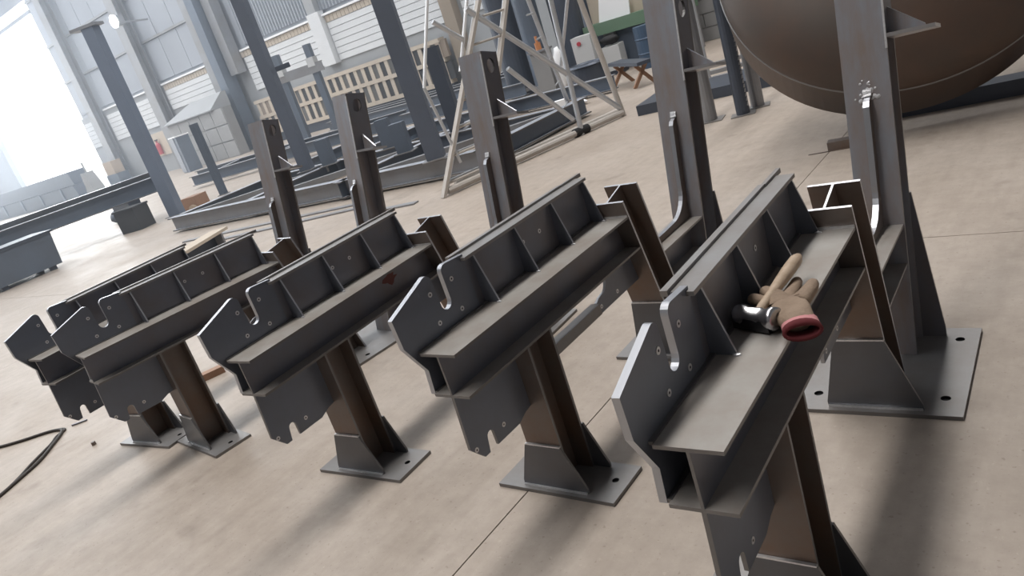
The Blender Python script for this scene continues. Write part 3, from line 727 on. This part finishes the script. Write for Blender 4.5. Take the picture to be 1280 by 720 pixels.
MB().box(-0.2, 0.2, -0.2, 0.3, 0.1, 0.62).build('body', MACHW, wm2)
MB().box(-0.18, 0.18, -0.18, 0.28, 0, 0.1).build('foot', BGDARK, wm2)
def blob(name, c, r, mt, parent=None, seed=0):
    rnd = random.Random(seed); mb = MB(); rings = []
    for i in range(1, 8):
        t = math.pi * i / 8
        rings.append([(c[0] + r[0] * math.sin(t) * math.cos(q) * rnd.uniform(.7, 1.15), c[1] + r[1] * math.sin(t) * math.sin(q) * rnd.uniform(.7, 1.15), c[2] + r[2] * math.cos(t) * rnd.uniform(.85, 1.1)) for q in [2 * math.pi * j / 12 for j in range(12)]])
    mb.quadstrip(rings); return mb.build(name, mt, parent, smooth=True)
ch = blob('cloth_heap', (0, 0, 0.09), (0.24, 0.2, 0.10), BLACK, None, 3); ch.location = (-8.75, 15.12, 0.645)
tag(ch, 'crumpled black cloth heaped on the squat pale cabinet', 'cloth')
bn = thing('low_bench', 'low rough bench with crossed legs in front of the green machine', 'bench', (-7.1, 12.7, 0), -0.75)
MB().box(-0.85, 0.85, -0.14, 0.14, 0.38, 0.44).build('top', BGDARK, bn)
for x in (-0.6, 0.6):
    MB().bar((x, -0.2, 0), (x, 0.1, 0.38), 0.06, 0.06).build('leg', WOODB, bn); MB().bar((x, 0.2, 0), (x, -0.1, 0.38), 0.06, 0.06).build('leg', WOODB, bn)
dr = thing('steel_drum', 'blue steel drum standing before the green machine bar', 'drum', (-7.75, 14.9, 0))
MB().lathe([(0.001, 0), (0.27, 0), (0.27, 0.28), (0.285, 0.30), (0.27, 0.32), (0.27, 0.58), (0.285, 0.6), (0.27, 0.62), (0.27, 0.86), (0.001, 0.86)], 24).build('body', DRUMB, dr)
ld = tag(MB().lathe([(0.36, 0.44), (0.40, 0.46), (0.36, 0.50), (0.33, 0.46), (0.33, 0.02), (0.001, 0.02), (0.001, 0), (0.36, 0), (0.36, 0.44)], 28).build('open_barrel', BGDARK, None, (-8.75, 13.9, 0)), 'open-topped dark barrel at the right foot of the tower', 'barrel')
tag(blob('wrapped_bundle', (0, 0, 0.47), (0.14, 0.14, 0.48), WHITE, None, 5), 'tall white wrapped bundle standing upright behind the open barrel', 'bundle').location = (-9.75, 14.45, 0.0)
for k, (x, y, w, h) in enumerate(((-11.6, 15.4, 0.75, 3.6), (-10.75, 15.2, 0.55, 3.6), (-10.0, 15.6, 0.7, 3.4), (-9.95, 16.75, 0.65, 3.4))):
    t = thing('steel_cylinder', ['wide dark steel cylinder standing at the left behind the tower', 'slimmer dark cylinder with an orange-topped ledge behind the tower ladders', 'dark steel cylinder right of the ledge behind the tower', 'pale-streaked cylinder behind the open barrel'][k], 'cylinder', (x, y, 0))
    MB().lathe([(0.001, 0), (w / 2, 0), (w / 2, h), (0.001, h)], 28).build('shell', BGDARK if k in (0, 2) else BGSTEEL, t, smooth=False)
    MB().lathe([(w / 2, 0.1), (w / 2 + 0.03, 0.1), (w / 2 + 0.03, 0.18), (w / 2, 0.18)], 28).build('ring', BGSTEEL2, t)
sh = thing('tool_ledge', 'small grey cabinet ledge holding an orange tool behind the tower', 'cabinet', (-10.15, 14.4, 0), 0.2)
MB().box(-0.2, 0.2, -0.1, 0.2, 0, 0.95).build('body', BLOCKG, sh)
MB().box(-0.24, 0.24, -0.14, 0.22, 0.95, 0.99).build('top', BGSTEEL2, sh)
tag(MB().tube((0, 0, 0), (0, 0, 0.16), 0.07, 10).tube((0, 0, 0.16), (0, 0, 0.3), 0.03, 10).build('spray_bottle', mat('orange_plastic', (0.5, 0.2, 0.08), 0.5), None, (-10.15, 14.42, 0.99)), 'small orange bottle on the grey ledge behind the tower', 'bottle')
ws = tag(MB().prism([(-0.8, -0.3), (0.75, -0.25), (0.85, 0.3), (-0.6, 0.35)], XY, 0, 0.02).build('white_panel', WHITE, None, (-8.15, 11.2, 0.06), (0.0, 0.02, 0.9)), 'white sheet lying on the floor inside the tower base', 'sheet')
cb = tag(MB().box(-0.12, 0.12, -0.08, 0.08, 0, 0.16).build('small_carton', WHITE, None, (-7.7, 11.15, 0.08), (0, 0, 0.5)), 'small white carton lettered in black beside the white sheet', 'carton')
# concrete block partition on the right
part = struct(bpy.data.objects.new('wall_right', None)); COL.objects.link(part); part.location = (0, 17.0, 0)
MB().box(-8.3, 8.5, 0.03, 0.25, -0.011, 5.0).build('core', BLOCKG, part)
bl = MB().box(-0.29, 0.29, 0, 0.05, 0.008, 0.292).mesh('block', BLOCKG)
for r in range(8):
    for k in range(14):
        link('block', bl, part, (-8.0 + k * 0.6 + (0.3 if r % 2 else 0), 0, r * 0.3))
rack = thing('pipe_rail', 'thin grey pipe rail standing between the partition and the pipe posts', 'rail', (-4.85, 10.9, 0), 0.15)
MB().tube((0, 0, 0), (0, 0, 1.45), 0.025, 8).build('upright', ALU, rack); MB().tube((0, 0, 1.43), (1.3, 0.0, 1.5), 0.02, 8).build('cross_tube', ALU, rack)

# ------------------------------------------------------------------ left side: long beam, bins, clutter
lb = thing('raised_girder', 'long blue-grey girder raised on trestles at the far left', 'girder', (0, 0, 0))
hb_((-19.4, 4.6, 0.78), (-18.3, 9.3, 0.78), 0.36, 0.3, BGSTEEL, 'girder', lb)
hb_((-19.9, 4.6, 1.0), (-19.0, 9.6, 1.0), 0.14, 0.3, BGSTEEL2, 'rail', lb)
for x, y in ((-19.3, 5.6), (-18.6, 8.4)):
    MB().box(x - 0.2, x + 0.2, y - 0.15, y + 0.15, 0, 0.60).build('trestle', BGDARK, lb)
    MB().box(x - 0.7, x - 0.2, y - 0.15, y + 0.15, 0, 0.93).build('trestle', BGDARK, lb)
bin_ = thing('steel_bin', 'dark blue steel bin with feet on the floor at the left edge', 'bin', (-16.9, 5.0, 0), math.radians(5))
MB().prism([(-0.55, 0.08), (0.72, 0.08), (0.78, 0.72), (-0.62, 0.72)], YZ, -0.5, 0.3).build('body', BGSTEEL, bin_)
MB().box(-0.55, 0.35, -0.66, 0.82, 0.72, 0.76).build('rim', BGDARK, bin_)
for y in (-0.42, 0.55):
    for x in (-0.4, 0.2): MB().box(x - 0.05, x + 0.05, y - 0.06, y + 0.06, 0, 0.08).build('foot', BGDARK, bin_)
sk = thing('long_skip', 'long two-tier grey steel skip silhouetted against the bright doorway', 'skip', (-55, 19.6, 0), 0.02)
MB().prism([(-10, 0.15), (7.0, 0.15), (6.7, 0.85), (-10, 0.85)], XZ, -0.6, 0.6).build('lower_tier', BGDARK, sk)
MB().prism([(-10, 0.87), (6.6, 0.87), (6.3, 1.65), (-10, 1.65)], XZ, -0.4, 0.6).build('upper_tier', BGDARK, sk)
MB().box(-9, 6, -0.5, 0.5, 0, 0.15).build('skid', BGDARK, sk)
for k in range(5): MB().box(-8 + k * 3.2, -7.8 + k * 3.2, -0.66, -0.6, 0.15, 0.85).build('stiffener', BGSTEEL, sk)
ms = thing('drill_stand', 'grey machine stand silhouetted beside the bright doorway', 'machine', (-45.2, 18.9, 0))
MB().prism([(-0.5, 0), (0.9, 0), (0.55, 0.7), (0.2, 1.35), (-0.1, 1.35), (-0.2, 0.6)], XZ, -0.3, 0.3).build('body', BLOCKG, ms)
MB().bar((-0.7, 0, 0.85), (0.1, 0, 1.0), 0.12, 0.12).build('arm', BLOCKG, ms); MB().tube((0.05, 0, 1.35), (0.0, 0, 1.9), 0.05, 8).build('spindle', BLOCKG, ms)
gate = thing('gate_pole', 'thin grey pole standing in the glare of the doorway', 'pole', (-67.0, 22.9, 0))
MB().tube((0, 0, 0), (0, 0, 4.2), 0.12, 8).build('lower_pole', BGSTEEL2, gate); MB().tube((0, 0, 4.2), (0, 0, 8.5), 0.26, 8).build('upper_pole', BGSTEEL2, gate)
bx = tag(MB().box(-0.55, 0.55, -0.3, 0.3, 0, 0.75).build('cardboard_box', CARD, None, (-46.2, 20.9, 0.75)), 'tan cardboard box on a dark crate right of the doorway', 'box')
cr = tag(MB().box(-0.7, 0.7, -0.35, 0.35, 0.05, 0.75).box(-0.7, -0.5, -0.35, 0.35, 0, 0.05).box(0.5, 0.7, -0.35, 0.35, 0, 0.05).build('dark_crate', BGSTEEL, None, (-46.1, 20.9, 0)), 'dark crate carrying a cardboard box right of the doorway', 'crate')
nb = thing('notice_board', 'pale board behind the red extinguisher on the wall', 'board', (-41.0, YW - 0.5, 0))
MB().box(-0.9, 0.75, 0, 0.05, 0.9, 2.15).build('panel', CREAM, nb); MB().box(-0.95, 0.8, 0.05, 0.4, 0, 2.2).build('frame', WALLG, nb)
fe = thing('fire_extinguisher', 'red fire extinguisher hanging on the pale board', 'extinguisher', (-41.1, YW - 0.65, 0))
MB().lathe([(0.001, 1.0), (0.13, 1.0), (0.13, 1.55), (0.05, 1.65), (0.05, 1.75), (0.001, 1.75)], 14).build('body', RED, fe); MB().box(-0.1, 0.12, -0.05, 0.05, 1.75, 1.82).build('handle', BLACK, fe)
shd = thing('grey_shed', 'grey panelled shed with a lean-to roof against the back wall', 'shed', (-34.0, 19.8, 0))
MB().box(-2.45, 2.6, 0.02, 0.5, 0, 2.22).build('core', BLOCKG, shd)
pm = MB().box(0.02, 0.98, -0.03, 0.02, 0.02, 0.72).mesh('wall_panel', mat('pale_shed_panel', (0.34, 0.345, 0.35), 0.8, 0, (0.29, 0.29, 0.30), 1.2, 0.6))
for r in range(3):
    for k in range(5): link('wall_panel', pm, shd, (-2.45 + k * 1.01, 0, r * 0.74))
mb = MB()
mb.quadstrip([[(-2.6, -0.15, 2.22), (1.95, -0.15, 2.22), (1.95, 0.95, 2.22), (-2.6, 0.95, 2.22)], [(-2.6, -0.15, 2.27), (1.95, -0.15, 2.27), (1.95, 0.95, 2.27), (-2.6, 0.95, 2.27)], [(-0.85, 0.72, 2.90), (1.95, 0.72, 2.90), (1.95, 0.95, 2.90), (-0.85, 0.95, 2.90)]])
mb.build('roof', mat('grey_shed_roof', (0.34, 0.35, 0.365), 0.7, 0, (0.28, 0.29, 0.30), 1.0, 0.6), shd)
MB().box(-0.2, 0.15, -0.06, -0.02, 0.1, 1.95).build('downpipe', BGSTEEL, shd)
lk = thing('steel_locker', 'blue-grey steel locker with a pale front left of the shed', 'cabinet', (-33.4, 18.1, 0), -0.2)
MB().box(-0.45, 0.45, 0, 0.6, 0, 1.62).build('body', BGSTEEL, lk); MB().box(-0.47, 0.1, -0.03, 0, 0.05, 1.6).build('door', CLAD, lk); MB().box(-0.5, 0.5, -0.04, 0.62, 1.62, 1.68).build('lid', GUTTER, lk)
bdk = tag(MB().box(-0.28, 0.28, -0.25, 0.25, 0.0, 0.5).box(-0.30, 0.30, -0.27, 0.27, 0.5, 0.54).build('wooden_crate', VDARK[0], None, (-17.75, 7.95, 0), (0, 0, 0.4)), 'dark brown crate on the floor beneath the raised girder end', 'crate')
bd2 = tag(MB().box(-0.2, 0.2, -0.2, 0.2, 0, 0.36).build('brown_box', WOODB, None, (-16.35, 8.75, 0), (0, 0, 0.3)), 'brown-grey box right of the tall capped post', 'box')
tag(MB().tube((0, -0.02, 0), (0, 0.02, 0), 0.10, 14).build('round_plate', CARD, None, (-16.12, 8.50, 0.10), (0, 0, 0.75)), 'small pale disc leaning on the brown-grey box', 'disc')
for k, (x, y, s_) in enumerate(((-21.4, 9.2, 0.22), (-20.6, 9.3, 0.18), (-19.9, 8.9, 0.2))):
    o = blob('scrap_bag', (0, 0, s_ * .8), (s_ * 1.2, s_, s_ * .85), [BGDARK, GUTTER, PAINTG][k], None, k + 9); o.location = (x, y, 0)
    tag(o, ['dark scrap bag on the floor under the raised girder', 'white bundle on the floor under the raised girder', 'grey bundle on the floor by the dark brown crate'][k], 'bundle')
# timber-edged small beam lying behind frame four
sb = thing('stub_beam', 'short pale-topped channel standing behind the two farthest frames', 'beam', (-9.9, 5.05, 0), math.radians(118))
MB().box(-0.62, 0.62, -0.14, 0.14, 0.26, 0.30).build('top_plate', CREAM, sb)
MB().box(-0.60, 0.60, -0.02, 0.02, 0, 0.26).build('web', BGDARK, sb); MB().box(0.40, 0.44, -0.14, 0.14, 0, 0.26).build('end_plate', BGSTEEL2, sb)
# flat bars on the floor in front of the truss
for k, (p, q) in enumerate((((-12.6, 6.25), (-8.6, 6.95)), ((-11.5, 5.95), (-8.2, 6.75)), ((-8.0, 6.35), (-7.05, 6.5)))):
    d = Vector((q[0] - p[0], q[1] - p[1], 0))
    tag(MB().box(-d.length / 2, d.length / 2, -0.06, 0.06, 0, 0.02).build('flat_bar', BGSTEEL2, None, ((p[0] + q[0]) / 2, (p[1] + q[1]) / 2, 0.0), (0, 0, math.atan2(d.y, d.x))), ['longer grey flat bar on the floor before the truss', 'grey flat bar on the floor nearest the frames', 'short flat bar on the floor left of the tower ladder foot'][k], 'bar')

# ------------------------------------------------------------------ floor litter
hs = thing('welding_hose', 'dark looped hose lying on the floor at the left edge', 'hose', (-6.2, 1.4, 0))
def hose(pts, r=0.011):
    P = [Vector((p[0] + 6.2, p[1] - 1.4, r)) for p in pts]; out = []
    for i in range(len(P) - 1):
        p0, p1, p2, p3 = P[max(i - 1, 0)], P[i], P[i + 1], P[min(i + 2, len(P) - 1)]
        for k in range(6):
            t = k / 6
            out.append(0.5 * ((2 * p1) + (p2 - p0) * t + (2 * p0 - 5 * p1 + 4 * p2 - p3) * t * t + (3 * p1 - p0 - 3 * p2 + p3) * t ** 3))
    out.append(P[-1]); return MB().path(out, r, 8).build('strand', RUBBER, hs, smooth=True)
hose([(-6.75, 1.15), (-6.52, 1.25), (-6.36, 1.36), (-6.20, 1.50), (-6.08, 1.545), (-5.98, 1.50), (-5.86, 1.40), (-5.68, 1.24), (-5.55, 1.05), (-5.46, 0.90), (-5.42, 0.75)])
hose([(-6.72, 1.18), (-6.50, 1.275), (-6.30, 1.42), (-6.16, 1.53), (-6.05, 1.56), (-5.99, 1.47), (-5.90, 1.40), (-5.72, 1.20), (-5.58, 1.06), (-5.44, 0.88), (-5.38, 0.75)], 0.009)
tag(MB().box(-0.055, 0.055, -0.008, 0.008, 0, 0.012).build('steel_offcut', STEEL, None, (-6.02, 1.655, 0), (0, 0, 0.85)), 'thin steel offcut on the floor below the farthest frame', 'offcut')
tag(MB().tube((0, 0, 0), (0, 0, 0.025), 0.016, 6).build('loose_nut', STEEL_RUST, None, (-5.39, 1.494, 0)), 'small rusty nut on the bare floor', 'nut')
tag(MB().box(-0.12, 0.12, -0.04, 0.04, 0, 0.05).build('wood_block', WOODB, None, (-5.33, 2.36, 0), (0, 0, 1.15)), 'small reddish wood block on the floor behind the fourth frame', 'wood block')
